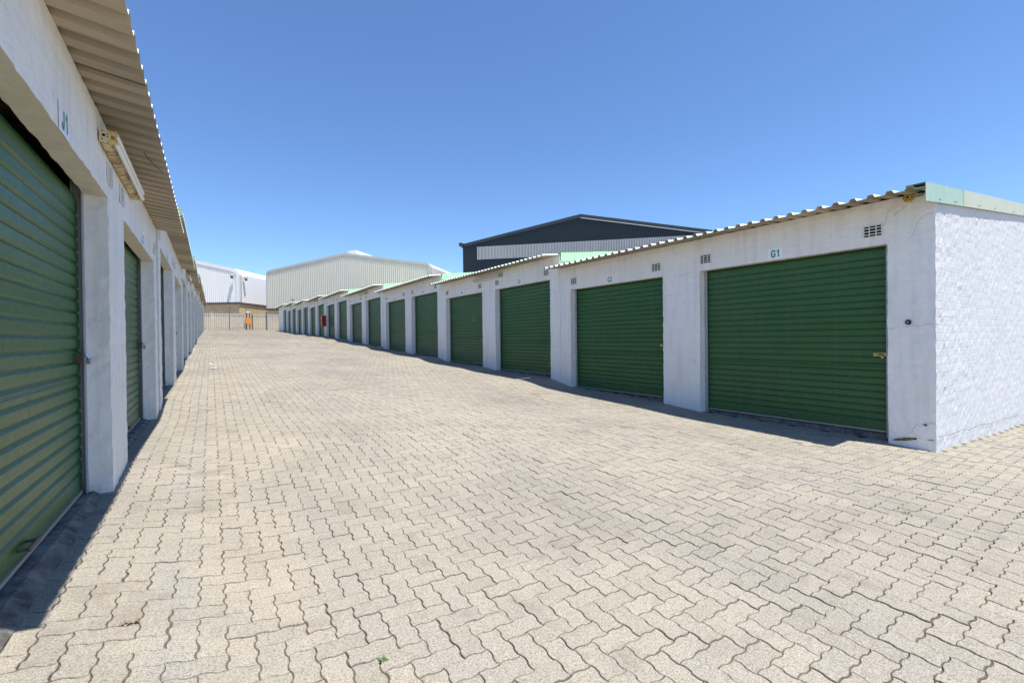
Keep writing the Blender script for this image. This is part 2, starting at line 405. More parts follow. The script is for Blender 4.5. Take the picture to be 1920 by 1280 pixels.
BARGE = [(-1, 1.0), (1.0, 3.19), (3.19, 5.37), (5.37, HALF), (HALF, 2 * HALF + 1)]
def make_barges(side, y, screws, ok=None):
    ov = OV[ok or side]; out = []
    for k, (a0, a1) in enumerate(BARGE):
        a0 = (-ov - .02 if side > 0 and screws else -ov if side < 0 else .02) if k == 0 else a0; a1 = 2 * HALF + ov if k == 4 else a1
        mb = MB(); e = .003 * (k % 2)
        z0, z1 = roof_z(a0, ov), roof_z(a1, ov)
        if k < 4: a1 += .03; z1 = roof_z(min(a1, HALF), ov)
        up, dn = .046 + e, (-.146 if side > 0 else -.055)
        yf, yb = y - .03 - e, y - .026 - e
        def bar(ya, yb_, lo, hi):
            i = len(mb.v)
            mb.v.extend([(a0, ya, z0 + lo), (a1, ya, z1 + lo), (a1, yb_, z1 + lo), (a0, yb_, z0 + lo), (a0, ya, z0 + hi), (a1, ya, z1 + hi), (a1, yb_, z1 + hi), (a0, yb_, z0 + hi)])
            for q in ((0, 3, 2, 1), (4, 5, 6, 7), (0, 1, 5, 4), (1, 2, 6, 5), (2, 3, 7, 6), (3, 0, 4, 7)): mb.face([i + c for c in q])
        bar(yf, yb, dn, up); bar(yb, y + .13, up - .003, up); bar(y + .127, y + .13, up - .03, up - .003)
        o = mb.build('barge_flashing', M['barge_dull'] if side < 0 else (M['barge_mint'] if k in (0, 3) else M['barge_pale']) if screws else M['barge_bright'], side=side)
        if screws and k < 3:
            for fr in (.32, .72):
                sb = MB(); a = a0 + (a1 - a0) * fr; z = z0 + (z1 - z0) * fr - .11
                sb.tube((a, yf, z), (a, yf - .012, z), .009, 8); sb.tube((a, yf - .012, z), (a, yf - .02, z), .006, 6)
                sb.build('screw', M['alu'], o, side=side)
        out.append(o)
    return out

def make_shutter(side, h, lock, ring=False):
    """origin: bottom centre of the shutter; a measured inwards from the recess face"""
    a0 = .035; w = OPEN / 2 - .016; mb = MB(); prof = [(a0, .019)]
    z = .125; prof.append((a0, z)); top = h - .10; k = 0
    while z < top:
        prof += [(a0 + .011, z + .013), (a0 + .0125, z + .017), (a0, z + .030)]
        if k == 7:
            prof += [(a0, z + .055), (a0 - .004, z + .060), (a0, z + .065), (a0 - .004, z + .071), (a0, z + .077)]
        z += .0845; prof.append((a0, z)); k += 1
    zt = z; n = 7
    for q in range(1, n + 1):
        an = q / n * 1.35; prof.append((a0 + .17 * (1 - math.cos(an)), zt + .17 * math.sin(an)))
    for yy in (-w, 0, w):
        for a, zz in prof: mb.v.append((a + D + (.004 * math.sin(zz * 2.1) if yy == 0 else 0), yy, zz))
    m_ = len(prof)
    for c in range(2):
        for q in range(m_ - 1):
            i = c * m_ + q; mb.face((i, i + 1, i + m_ + 1, i + m_))
    sh = mb.build('shutter', M['green'], side=side)
    r = MB(); r.box(D + a0 - .010, D + a0 + .012, -w, w, 0, .020); r.build('bottom_rail', M['alu'], sh, side)
    hd = MB(); hy = 0.0
    for yy in (-.062, .062): hd.box(D + a0 - .035, D + a0, yy - .008, yy + .008, .062, .075)
    hd.box(D + a0 - .045, D + a0 - .033, -.075, .075, .058, .080); hd.build('handle', M['steel'], sh, side, bevel=.003)
    if lock == 'brass':
        lk = MB(); yl = -w + .012
        lk.box(D + a0 - .016, D + a0 + .002, yl, yl + .155, .905, .950); lo = lk.build('lock', M['brass'], sh, side, bevel=.003)
        pd = MB(); pd.box(D + a0 - .0185, D + a0 - .0155, yl + .07, yl + .105, .926, .937, 0)
        pd.tube((D + a0 - .02, yl + .062, .93), (D + a0 - .02, yl + .052, .885), .006, 8); pd.tube((D + a0 - .02, yl + .02, .932), (D + a0 - .017, yl + .02, .932), .008, 10)
        pd.build('keyhole', M['dark'], lo, side)
        p2 = MB(); p2.box(D + a0 - .03, D + a0 - .018, yl + .05, yl + .075, .885, .912); p2.build('padlock', M['chrome'], lo, side, bevel=.004)
    elif lock == 'bracket':
        lk = MB(); yl = w - .155
        lk.box(D + a0 - .045, D + a0 + .002, yl, yl + .014, .90, .965); lk.box(D + a0 - .045, D + a0 - .03, yl + .014, yl + .11, .945, .965)
        lo = lk.build('lock', M['bronze'], sh, side, bevel=.003)
        pd = MB(); pd.tube((D + a0 - .072, yl + .080, .908), (D + a0 - .048, yl + .080, .908), .024, 16)
        pd.tube((D + a0 - .063, yl + .065, .92), (D + a0 - .040, yl + .065, .965), .005, 8); pd.tube((D + a0 - .063, yl + .095, .92), (D + a0 - .040, yl + .095, .965), .005, 8)
        pd.build('padlock', M['chrome'], lo, side, bevel=.005)
    if ring:
        rb = MB()
        prev = None
        for q in range(37):
            an = q / 36 * 2 * math.pi; hw = .003 + .016 * max(0, math.cos(4.5 * an)) ** 6 + (.012 if q in (26, 27, 28) else 0)
            row = [rb.vert((D + a0 - .003, -.43 + (.078 + e * hw * .6) * math.cos(an), 1.36 + (.078 + e * hw * .6) * math.sin(an))) for e in (1, -1)]
            if prev: rb.face((prev[0], prev[1], row[1], row[0]))
            prev = row
        rb.build('sticker_residue', M['holder'], sh, side)
    return sh

def make_guides(side):
    out = []
    for s_ in (-1, 1):
        mb = MB(); y = s_ * OPEN / 2; y0, y1 = sorted((y, y - s_ * .052))
        mb.box(D + .004, D + .010, y0, y1, -.05, 2.35); mb.box(D + .055, D + .061, y0, y1, -.05, 2.35)
        ye = sorted((y - s_ * .003, y - s_ * .008)); mb.box(D + .010, D + .055, ye[0], ye[1], -.05, 2.35)
        out.append(mb.build('guide_rail', M['galv'], side=side))
    return out
def make_threshold(side):
    mb = MB(); n = 24; prev = None
    for k in range(n + 1):
        y = -OPEN / 2 - .01 + (OPEN + .02) * k / n
        e = .012 * noise.noise(Vector((y * 5, side, 0))); zt = -.014 + .008 * noise.noise(Vector((y * 9, 3, side)))
        f0 = .178 if side > 0 else .085
        row = [mb.vert((f0 - .07 * (side < 0) + e, y, -.35)), mb.vert((f0 - .045 * (side < 0) + e * 1.6, y, zt - (.045 if side < 0 else .012))), mb.vert((f0 + .015 + e, y, zt)), mb.vert((.40, y, zt))]
        if prev:
            for q in range(3): mb.face((prev[q], prev[q + 1], row[q + 1], row[q]))
        prev = row
    return mb.build('threshold', M['concrete'], side=side)
def make_airbrick(side):
    mb = MB(); w, h = .096, .070
    mb.box(-.002, .01, -w, w, -h, h, 1)  # solid black backing, painted as the shade in the vent holes
    ys = [-w, -w + .014, -.038, -.028, .028, .038, w - .014, w]
    for i in (0, 2, 4, 6): mb.box(-.0085, -.002, ys[i], ys[i + 1], -h, h)
    zs = [-h, -h + .010, -.040, -.030, -.005, .005, .030, .040, h - .010, h]
    for i in (0, 2, 4, 6, 8):
        for j in (1, 3, 5): mb.box(-.0083, -.0022, ys[j], ys[j + 1], zs[i], zs[i + 1])
    return mb.build('airbrick', [M['vent'], M['dark']], side=side)

ORD = ['nearest', 'second', 'third', 'fourth', 'fifth', 'sixth', 'seventh', 'eighth', 'farthest']
_cache = {}
def proto(key, fn):
    """first use returns the built object(s), later uses copies that share the mesh"""
    if key not in _cache:
        _cache[key] = fn(); return _cache[key]
    o = _cache[key]
    return [dup(x) for x in o] if isinstance(o, list) else dup(o)

blocks = {}
for side, letter, rowname in ((1, 'G', 'right-hand'), (-1, 'J', 'left-hand')):
    for b in range(9):
        ya = J[b] if (side > 0 or b) else 1.79; yb = J[b + 1] if b < 8 else YEND
        jut = [0, .016, .008, .020, .004, .016, 0, .014, .006][b] if side < 0 else [0, .004, -.004, .006, 0, .004, 0, 0, 0][b]
        X = (R - jut) if side > 0 else -(L - jut)
        nums = (2 * b + 1, 2 * b + 2) if b < 8 else (17,)
        what = f'green shutters {letter}{nums[0]} and {letter}{nums[1]}' if b < 8 else f'single green shutter {letter}17'
        extra = {0: 'bare white end wall' if side > 0 else 'low eave overhead'}.get(b, 'stepped roof')
        lab = f'{ORD[b]} white garage block of the {rowname} row, {what}'
        root = empty('garage_block', (X, ya, T[b]), lab, 'garage', f'garage blocks of the {rowname} row')
        blocks[side, b] = root
        first = 1.8696 + 6.2 * b - ya
        ops = [(first + PER * k, first + PER * k + OPEN) for k in range(2 if b < 8 else 1)]
        vkey = 'first' if b == 0 else ('last' if b == 8 else ('even' if b % 2 == 0 else 'odd'))
        if b in (2, 4, 6): vkey = 'even'
        okey = side if side > 0 or b == 0 else -2
        g = .006 if b < 8 else 0
        w_ = proto(('wall', side, vkey), lambda: make_wall(side, 0, yb - ya - g, ops, vkey != 'last', okey)); w_.parent = root
        r_ = proto(('roof', side, vkey), lambda: make_roof(side, -.015, yb - ya + (.04 if b < 8 else .2), okey)); r_.parent = root
        for x in proto(('barge', side, b == 0), lambda: make_barges(side, 0, b == 0, okey)): x.parent = root
        if side > 0: bots = (-1.175, -1.085) if b == 0 else (-1.17, -1.05)
        else: bots = (-1.03, -.965) if b == 0 else ((-1.095, -1.0) if b < 3 else (-1.12, -1.02))
        for k, (o0, o1) in enumerate(ops):
            yc = (o0 + o1) / 2; zb = bots[k]; n_ = nums[k]
            lk = ('brass' if n_ in (1, 2, 5) else None) if side > 0 else ('bracket' if n_ in (1, 2, 4, 6) else None)
            ring = side > 0 and n_ == 4
            s_ = proto(('sh', side, zb, lk, ring), lambda: make_shutter(side, LINTEL - zb, lk, ring)); s_.parent = root; s_.location = (0, yc, zb)
            for x in proto(('guide', side), lambda: make_guides(side)): x.parent = root; x.location = (0, yc, zb)
            th = proto(('thr', side), lambda: make_threshold(side)); th.parent = root; th.location = (0, yc, zb)
            vy = (o0 + .135, o1 - .11) if side > 0 else (o0 - .10, o1 + .07)
            for y_ in vy:
                if y_ < .12: y_ = .14
                if yb - ya - y_ < .12: y_ = yb - ya - .14
                v_ = proto(('vent', side), lambda: make_airbrick(side)); v_.parent = root; v_.location = (0, y_, 1.213)

# details of the nearest right block ------------------------------------------------
def ribbon(pts, w, name, m, parent, plane='front', off=.010):
    """thin irregular strip lying on the wall, pts in (along, z)"""
    mb = MB(); prev = None
    for i, (u, z) in enumerate(pts):
        a = Vector(pts[max(i - 1, 0)]); c = Vector(pts[min(i + 1, len(pts) - 1)]); d = (c - a).normalized(); nn = Vector((-d.y, d.x)) * w * (.5 + random.random() * .7)
        P = []
        for s_ in (1, -1):
            q = Vector((u, z)) + nn * s_
            P.append(mb.vert((-off, q.x, q.y) if plane == 'front' else (q.x, -off, q.y)))
        if prev: mb.face((prev[0], prev[1], P[1], P[0]))
        prev = P
    return mb.build(name, m, parent)
def jag(pts, n=6, amp=.012):
    out = []
    for a, b in zip(pts[:-1], pts[1:]):
        for k in range(n):
            f = k / n; out.append((a[0] + (b[0] - a[0]) * f + random.uniform(-amp, amp), a[1] + (b[1] - a[1]) * f + random.uniform(-amp, amp)))
    return out + [pts[-1]]
b0 = blocks[1, 0]
for pts in ([(.36, 1.47), (.40, 1.42), (.42, 1.34), (.45, 1.25)], [(.02, 1.30), (.10, 1.28), (.16, 1.20), (.18, 1.08), (.24, 1.05)],
            [(.36, 1.36), (.28, 1.40), (.23, 1.46)], [(.01, .10), (.12, .085), (.22, .09), (.40, .055)],
            [(2.85, 1.06), (2.95, 1.02), (3.02, 1.03), (3.12, 1.00)], [(.02, -.98), (.10, -1.0), (.17, -1.02), (.20, -1.10), (.12, -1.16)],
            [(.20, -1.10), (.28, -1.17), (.33, -1.20)], [(3.3, 1.38), (3.30, 1.5)]):
    ribbon(jag(pts), .0011, 'crack', M['crack'], b0)
mb = MB(); n = 14; prev = None
for k in range(n + 1):
    y = .16 + .21 * k / n; zc = -1.168 - .062 * (y - .13) / .27 + .005
    hgt = .008 * (1 - abs(2 * k / n - 1) ** 3) + .004
    P = [mb.vert((-.009, y, zc - hgt - random.uniform(0, .006))), mb.vert((-.009, y, zc + hgt + random.uniform(0, .009)))]
    if prev: mb.face((prev[0], prev[1], P[1], P[0]))
    prev = P
mb.build('exposed_brick', M['exposed'], b0)
for (y, z, w, h) in ((.088, -1.005, .020, .013), (.045, -1.165, .035, .005)):
    mb = MB(); P = []
    for k in range(9):
        an = k / 9 * 2 * math.pi; P.append((-.009, y + w * math.cos(an) * random.uniform(.7, 1), z + h * math.sin(an) * random.uniform(.7, 1)))
    mb.poly(P[::-1]); mb.build('exposed_brick', M['exposed'], b0)
for (x, z, w, h) in ((.28, -.125, .011, .052), (.30, -.62, .010, .03)):
    mb = MB(); P = []
    for k in range(9):
        an = k / 9 * 2 * math.pi; P.append((x + w * math.cos(an) * random.uniform(.6, 1), -.012, z + h * math.sin(an) * random.uniform(.7, 1)))
    mb.poly(P); mb.build('chipped_plaster', M['exposed'], b0)
for a_, c_ in ((.03, .9), (1.0, 1.7), (1.85, 3.1), (3.2, 4.6)):
    ribbon(jag([(a_, -1.125 - .05 * a_), ((a_ + c_) / 2, -1.135 - .05 * (a_ + c_) / 2), (c_, -1.12 - .05 * c_)], 12, .012), .003, 'crack', M['crack'], b0, 'end', .012)
for a_, c_, z_ in ((.12, .5, .18), (.9, 1.35, .52), (.55, .85, -.55), (1.5, 1.9, -.30), (.35, .62, .95), (1.2, 1.45, 1.22)):
    ribbon(jag([(a_, z_), (c_, z_ + random.uniform(-.02, .02))], 7, .010), .0012, 'crack', M['crack'], b0, 'end', .011)
# ---------------------------------------------------------------- signs
GL = {'G': [(.56, .72), (.52, .90), (.40, .97), (.22, .97), (.09, .88), (.06, .7), (.06, .3), (.09, .12), (.22, .03), (.38, .03), (.53, .12), (.55, .28), (.55, .45), (.33, .45)],
 'J': [(.45, 1), (.45, .28), (.40, .09), (.26, .03), (.13, .09), (.08, .32)], '1': [(.10, .72), (.22, .78), (.36, .97), (.36, 0)],
 '2': [(.08, .70), (.11, .88), (.3, .97), (.48, .89), (.52, .72), (.44, .52), (.16, .16), (.12, .06), (.56, .06)],
 '3': [(.08, .78), (.15, .92), (.3, .97), (.47, .89), (.51, .73), (.43, .58), (.28, .54), (.44, .47), (.53, .3), (.47, .11), (.3, .03), (.13, .09), (.07, .24)],
 '4': [(.43, 0), (.43, .94), (.06, .30), (.58, .27)], '5': [(.52, .94), (.13, .94), (.10, .54), (.3, .60), (.47, .52), (.53, .3), (.45, .09), (.28, .03), (.11, .09), (.07, .22)],
 '6': [(.52, .8), (.45, .93), (.3, .97), (.14, .87), (.07, .6), (.07, .3), (.14, .09), (.3, .03), (.46, .09), (.53, .28), (.45, .49), (.3, .55), (.12, .46)],
 '7': [(.05, .94), (.54, .94), (.42, .6), (.26, 0)],
 '8': [(.30, .53), (.13, .64), (.11, .85), (.3, .97), (.49, .85), (.47, .64), (.30, .53), (.11, .41), (.07, .2), (.17, .06), (.3, .03), (.43, .06), (.53, .2), (.49, .41), (.31, .54)],
 '9': [(.08, .2), (.15, .07), (.3, .03), (.46, .13), (.53, .4), (.53, .7), (.46, .91), (.3, .97), (.14, .91), (.07, .72), (.15, .51), (.3, .45), (.48, .54)],
 '0': [(.3, .97), (.14, .9), (.07, .65), (.07, .35), (.14, .1), (.3, .03), (.46, .1), (.53, .35), (.53, .65), (.46, .9), (.28, .975)]}
def text_mesh(body, hgt, name):
    """bold condensed lettering drawn as mitred strokes in the local XY plane"""
    me = bpy.data.meshes.new(name); v = []; f = []; adv = .74; wtot = adv * (len(body) - 1) + .6
    for ci, ch in enumerate(body):
        P = [Vector(q) for q in GL[ch]]; th = .10; n = len(P)
        for i, q in enumerate(P):
            d0 = (P[i] - P[i - 1]).normalized() if i else (P[1] - P[0]).normalized()
            d1 = (P[i + 1] - P[i]).normalized() if i < n - 1 else d0
            t_ = (d0 + d1).normalized() if (d0 + d1).length > .05 else d0
            nn = Vector((-t_.y, t_.x)); nn *= th / max(.45, nn.dot(Vector((-d0.y, d0.x))))
            for e in (1, -1):
                c = q + nn * e; v.append(((c.x + ci * adv - wtot / 2) * hgt, (c.y - .5) * hgt, .0004 + i * .00004))
            if i: k = len(v); f.append((k - 4, k - 3, k - 1, k - 2))
    me.from_pydata(v, [], f); me.update(); return me
plate_me = {}
for side, letter in ((1, 'G'), (-1, 'J')):
    for n_ in range(1, 18):
        b = (n_ - 1) // 2; Xb = blocks[side, b].location.x
        yc = 1.8696 + (n_ - 1) * PER + OPEN / 2 + (.03 if side > 0 else .045)
        if side not in plate_me:
            mb = MB(); mb.box(-.0015, .0015, -.098, .098, -.073, .073)
            o = mb.build('number_sign', M['sign'], side=side); plate_me[side] = o
        else: o = dup(plate_me[side], deep=False)
        tag(o, f'small white number plate reading {letter}{n_} above its green shutter', 'sign', f'number plates of the {"right" if side > 0 else "left"} row')
        o.location = (Xb - side * .0045, yc, 1.13 + T[b] - (0 if side > 0 else .022))
        tm = text_mesh(f'{letter}{n_}', .092, 'lettering'); tm.materials.append(M['signgreen'])
        to = bpy.data.objects.new('lettering', tm); COL.objects.link(to); to.parent = o
        # text lies in local XY facing +Z; turn it to face the lane
        if side > 0: mrot = Matrix(((0, 0, -1), (-1, 0, 0), (0, 1, 0))).to_4x4()
        else: mrot = Matrix(((0, 0, 1), (1, 0, 0), (0, 1, 0))).to_4x4()
        to.matrix_local = Matrix.Translation((-side * .0022, 0, -.002)) @ mrot @ Matrix.Diagonal((.95 if n_ < 10 else .72, 1, 1, 1))

# ---------------------------------------------------------------- twin tube light fittings
def make_light(side):
    root = empty('tube_light', (0, 0, 0))
    mb = MB(); Lh = .73
    mb.prism([(-.002, -.038), (-.002, .038), (-.042, .031), (-.054, .010), (-.054, -.010), (-.042, -.031)], -Lh, Lh)
    mb.build('tray', M['rustfit'], root, side)
    for s_ in (-1, 1):
        e = MB(); y0, y1 = sorted((s_ * Lh, s_ * (Lh + .012)))
        e.prism([(-.001, -.042), (-.001, .042), (-.044, .035), (-.058, .011), (-.058, -.011), (-.044, -.035)], y0, y1)
        ec = e.build('end_cap', M['fitting'], root, side)
        kk = MB(); yk = s_ * (Lh + .0125)
        for (a, z, r) in ((-.024, .0, .009), (-.043, .009, .004), (-.043, -.009, .004), (-.016, .027, .004), (-.016, -.027, .004)):
            kk.tube((a, min(yk, yk + s_ * .002), z), (a, max(yk, yk + s_ * .002), z), r, 10)
        kk.build('knockout', M['dark'], ec, side)
    for z in (.026, -.026):
        tb = MB(); tb.tube((-.080, -Lh + .035, z), (-.080, Lh - .02, z), .0155, 14); tb.build('tube', M['tube'], root, side, smooth_=False)
        for s_ in (-1, 1):
            h = MB(); y = s_ * (Lh - .01); h.tube((-.048, y, z), (-.084, y, z), .0175, 12); h.box(-.090, -.044, y - .007, y + .007, z - .016, z + .016)
            h.build('lampholder', M['holder'], root, side)
    return root
pl_ = {}
for side, bs in ((1, (1, 3, 5, 7)), (-1, (0, 2, 4, 6))):
    for i, b in enumerate(bs):
        o = make_light(side) if side not in pl_ else dup(pl_[side]); pl_.setdefault(side, o)
        letter = 'G' if side > 0 else 'J'
        o.location = (blocks[side, b].location.x - side * .008, 1.8696 + 6.2 * b + OPEN + .35 + (.06 if side < 0 else 0), T[b] + (1.385 if side > 0 else 1.365))
        tag(o, f'rusty twin fluorescent tube fitting over the pier between {letter}{2*b+1} and {letter}{2*b+2}', 'light', f'tube lights along the {"right" if side > 0 else "left"} wall')

mb = MB(); yy = 3.36 - blocks[-1, 0].location.y; ov_ = OV[-1]
mb.poly([(-ov_ + .004, yy - .005, roof_z(-ov_, ov_) - .004), (-ov_ + .004, yy + .005, roof_z(-ov_, ov_) - .004), (0, yy + .003, roof_z(0, ov_) - .004), (0, yy - .003, roof_z(0, ov_) - .004)])
mb.build('gap_shade_strip', M['dark'], blocks[-1, 0], side=-1)  # flat black strip painted as the shade of a lap between roof sheets
# round yellow box, black grommet, red cabinet ------------------------------------------------
root = empty('junction_box', (R - .005, 1.672, 1.515), 'round weathered yellow junction box high on corner pier beside shutter G1', 'junction box')
mb = MB(); mb.tube((0, 0, 0), (-.045, 0, 0), .052, 18, r2=.045); mb.build('box_body', M['yellow'], root, bevel=.008)
mb = MB()
for k in range(6):
    an = k / 6 * 2 * math.pi; mb.tube((-.045, .034 * math.cos(an), .034 * math.sin(an)), (-.048, .034 * math.cos(an), .034 * math.sin(an)), .004, 6)
mb.tube((-.045, 0, 0), (-.048, 0, 0), .011, 10); mb.build('screw_hole', M['dark'], root)
mb = MB(); prev = Vector((-.02, -.06, .0))
for q in ((-.02, -.09, -.005), (-.02, -.12, .0), (-.02, -.13, .02)): mb.tube(prev, q, .005, 6); prev = Vector(q)
mb.build('cable', M['black'], root)
root = empty('doorbell', (R - .004, 1.683, .128), 'small round black button on the white corner pier beside shutter G1', 'button')
mb = MB(); mb.tube((0, 0, 0), (-.022, 0, 0), .030, 18, r2=.025); mb.build('housing', M['black'], root, bevel=.004)
mb = MB(); mb.tube((-.022, 0, 0), (-.026, 0, 0), .007, 10); mb.build('push_button', M['vent'], root)
root = empty('hose_cabinet', (R, 32.2, .96), 'bright red fire cabinet fixed to pier between shutters G10 and G11', 'cabinet')
mb = MB(); mb.box(-.27, 0, 0, .34, 0, .72); mb.build('cabinet_body', M['red'], root, bevel=.012)
mb = MB(); mb.box(-.283, -.272, .012, .328, .015, .705); dd = mb.build('door', M['redpale'], root, bevel=.004)
mb = MB(); mb.box(-.30, -.284, .04, .06, .32, .42); mb.build('handle', M['steel'], dd)
root = empty('flood_lamp', (R - .05, 46.45, T[7] + 1.545), 'small dark flood lamp standing up on the roof edge of block with G15', 'lamp')
mb = MB(); mb.tube((0, 0, 0), (0, 0, .30), .02, 8); mb.build('pole', M['steel'], root)
mb = MB(); mb.box(-.10, .10, -.16, .16, .30, .36); mb.box(-.14, -.02, -.20, .20, .33, .40); mb.build('lamp_head', M['steel'], root, bevel=.01)
# loose wire under the left eave
mb = MB(); pts = [(-.42, 4.55, 1.50), (-.40, 4.62, 1.475), (-.37, 4.74, 1.47), (-.345, 4.80, 1.46), (-.33, 4.92, 1.475)]
for a, b in zip(pts[:-1], pts[1:]): mb.tube(a, b, .0035, 6)
tag(mb.build('loose_wire', M['black']), 'short black wire dangling under the corrugated eave beside the tube light', 'wire')

# ---------------------------------------------------------------- paving
def regions(x, y):
    lane = (x > -L - .105) & (x < R + .105) & (y > 1.3) & (y < 58)
    front = (y <= 1.5) & (y > -1.2) & (x > -3.5) & (x < 17)
    back = (y >= 57.4) & (y < 66.6) & (x > -4) & (x < 13)
    return lane | front | back
A = .1
def wave(t): return .0054 * np.tanh(2.0 * np.sin(2 * np.pi * t)) / np.tanh(2.0)
def template(orient, S_):
    """perimeter of a 2x1 paver in metres, ccw, from its lower-left cell corner"""
    nx, ny = (2, 1) if orient == 'h' else (1, 2)
    P = []
    tt = np.arange(S_) / S_
    for i in range(nx): P += [(i + q, 0, 'h', q, 0) for q in tt]
    for i in range(ny): P += [(nx, i + q, 'v', q, 0) for q in tt]
    for i in range(nx): P += [(nx - i - q, ny, 'h', 1 - q, 0) for q in tt]
    for i in range(ny): P += [(0, ny - i - q, 'v', 1 - q, 0) for q in tt]
    out = []
    for x, y, k, q, _ in P:
        if k == 'h': out.append((x * A, y * A + wave(q)))
        else: out.append((x * A - wave(q), y * A))
    out = np.array(out)
    d = np.roll(out, -1, 0) - np.roll(out, 1, 0); nrm = np.stack([-d[:, 1], d[:, 0]], 1); nrm /= np.linalg.norm(nrm, axis=1)[:, None]
    lu = out[:, 0] / A if orient == 'h' else out[:, 1] / A
    return out, nrm, lu
xs, ys = np.meshgrid(np.arange(-42, 172), np.arange(-14, 668)); xs = xs.ravel(); ys = ys.ravel()
OX, OY = .038, .008      # lattice phase
mod = (xs + ys) % 4
LV, LF, LT, LU, LMV = [], [], [], [], []
V_all, loops, starts, totals, tones, lus = [], [], [], [], [], []
vcount = 0; lcount = 0
for orient, mm in (('v', 0), ('h', 2)):
    cx, cy = (1.0, 2.0) if orient == 'v' else (2.0, 1.0)
    sel = mod == mm
    gx, gy = xs[sel] * A + OX, ys[sel] * A + OY
    mx, my = gx + cx * A / 2, gy + cy * A / 2
    keep = regions(mx, my); gx, gy, mx, my = gx[keep], gy[keep], mx[keep], my[keep]
    dist = np.hypot(mx, my)
    for lod, lo, hi in ((0, 0, 7.5), (1, 7.5, 20), (2, 20, 200)):
        s_ = (dist >= lo) & (dist < hi)
        if not s_.any(): continue
        bx, by, ccx, ccy = gx[s_], gy[s_], mx[s_], my[s_]; N = len(bx)
        out, nrm, lu = template(orient, (9, 5, 4)[lod]); K = len(out)
        jn = .0021
        rings = [(jn + .0035, 0.0), (jn + .0012, -.0012), (jn, -.0045), (jn, -.030)] if lod == 0 else ([(jn + .0012, 0.0), (jn + .0004, -.004), (jn + .0004, -.02)] if lod == 1 else [(jn + .001, 0.0), (jn + .001, -.012)])
        tone = np.clip(rng.beta(3.2, 3.2, N), 0, 1); odd = rng.random(N); tone[odd > .975] = 1.0; tone[odd < .02] = .08
        ang = rng.normal(0, .006, N); sx, sy = rng.normal(0, .0009, N), rng.normal(0, .0009, N)
        tx, ty = rng.normal(0, .009, N), rng.normal(0, .009, N); dz = rng.normal(0, .0013, N)
        shrink = np.abs(rng.normal(0, .0008, N))
        allr = []
        for inset, z in rings:
            q = out + nrm * inset - np.array([cx * A / 2, cy * A / 2])
            X = q[None, :, 0] * (1 - shrink[:, None] * 8); Yy = q[None, :, 1] * (1 - shrink[:, None] * 8)
            c_, s2 = np.cos(ang)[:, None], np.sin(ang)[:, None]
            X2 = X * c_ - Yy * s2 + ccx[:, None] + sx[:, None]; Y2 = X * s2 + Yy * c_ + ccy[:, None] + sy[:, None]
            Z2 = ground(np.repeat(ccx, K), np.repeat(ccy, K)).reshape(N, K)
            e = .15
            gxs = (ground(ccx + e, ccy) - ground(ccx - e, ccy)) / (2 * e); gys = (ground(ccx, ccy + e) - ground(ccx, ccy - e)) / (2 * e)
            Z2 = Z2 + (X2 - ccx[:, None]) * (gxs + tx)[:, None] + (Y2 - ccy[:, None]) * (gys + ty)[:, None] + dz[:, None] + z
            allr.append(np.stack([X2, Y2, Z2], -1))
        nr = len(rings); blk = np.concatenate(allr, 1)            # N, nr*K, 3
        V_all.append(blk.reshape(-1, 3)); base = vcount + np.arange(N) * nr * K
        lus.append(np.tile(lu, N * nr))
        top = base[:, None] + np.arange(K)[None]                    # ngon
        loops.append(top.ravel()); starts.append(lcount + np.arange(N) * K); totals.append(np.full(N, K)); tones.append(tone); lcount += N * K
        for r_ in range(nr - 1):
            i = np.arange(K); j = (i + 1) % K
            q = np.stack([r_ * K + i, (r_ + 1) * K + i, (r_ + 1) * K + j, r_ * K + j], 1)     # K,4
            qq = base[:, None, None] + q[None]
            loops.append(qq.ravel()); starts.append(lcount + np.arange(N * K) * 4); totals.append(np.full(N * K, 4)); tones.append(np.repeat(tone, K)); lcount += N * K * 4
        vcount += N * nr * K
V_all = np.concatenate(V_all); loops = np.concatenate(loops); starts = np.concatenate(starts); totals = np.concatenate(totals); tones = np.concatenate(tones); lus = np.concatenate(lus)
me = bpy.data.meshes.new('paving')
me.vertices.add(len(V_all)); me.vertices.foreach_set('co', V_all.astype(np.float32).ravel())
me.loops.add(len(loops)); me.loops.foreach_set('vertex_index', loops.astype(np.int32))
me.polygons.add(len(starts)); me.polygons.foreach_set('loop_start', starts.astype(np.int32)); me.polygons.foreach_set('loop_total', totals.astype(np.int32))
me.update(calc_edges=True)
a_ = me.attributes.new('tone', 'FLOAT', 'FACE'); a_.data.foreach_set('value', tones.astype(np.float32))
a_ = me.attributes.new('lu', 'FLOAT', 'POINT'); a_.data.foreach_set('value', lus.astype(np.float32))
me.materials.append(M['paver']); me.polygons.foreach_set('use_smooth', np.zeros(len(starts), bool)); me.validate()
o = bpy.data.objects.new('paving', me); COL.objects.link(o); tag(o, kind='structure')
print('pavers verts', len(V_all), 'faces', len(starts))

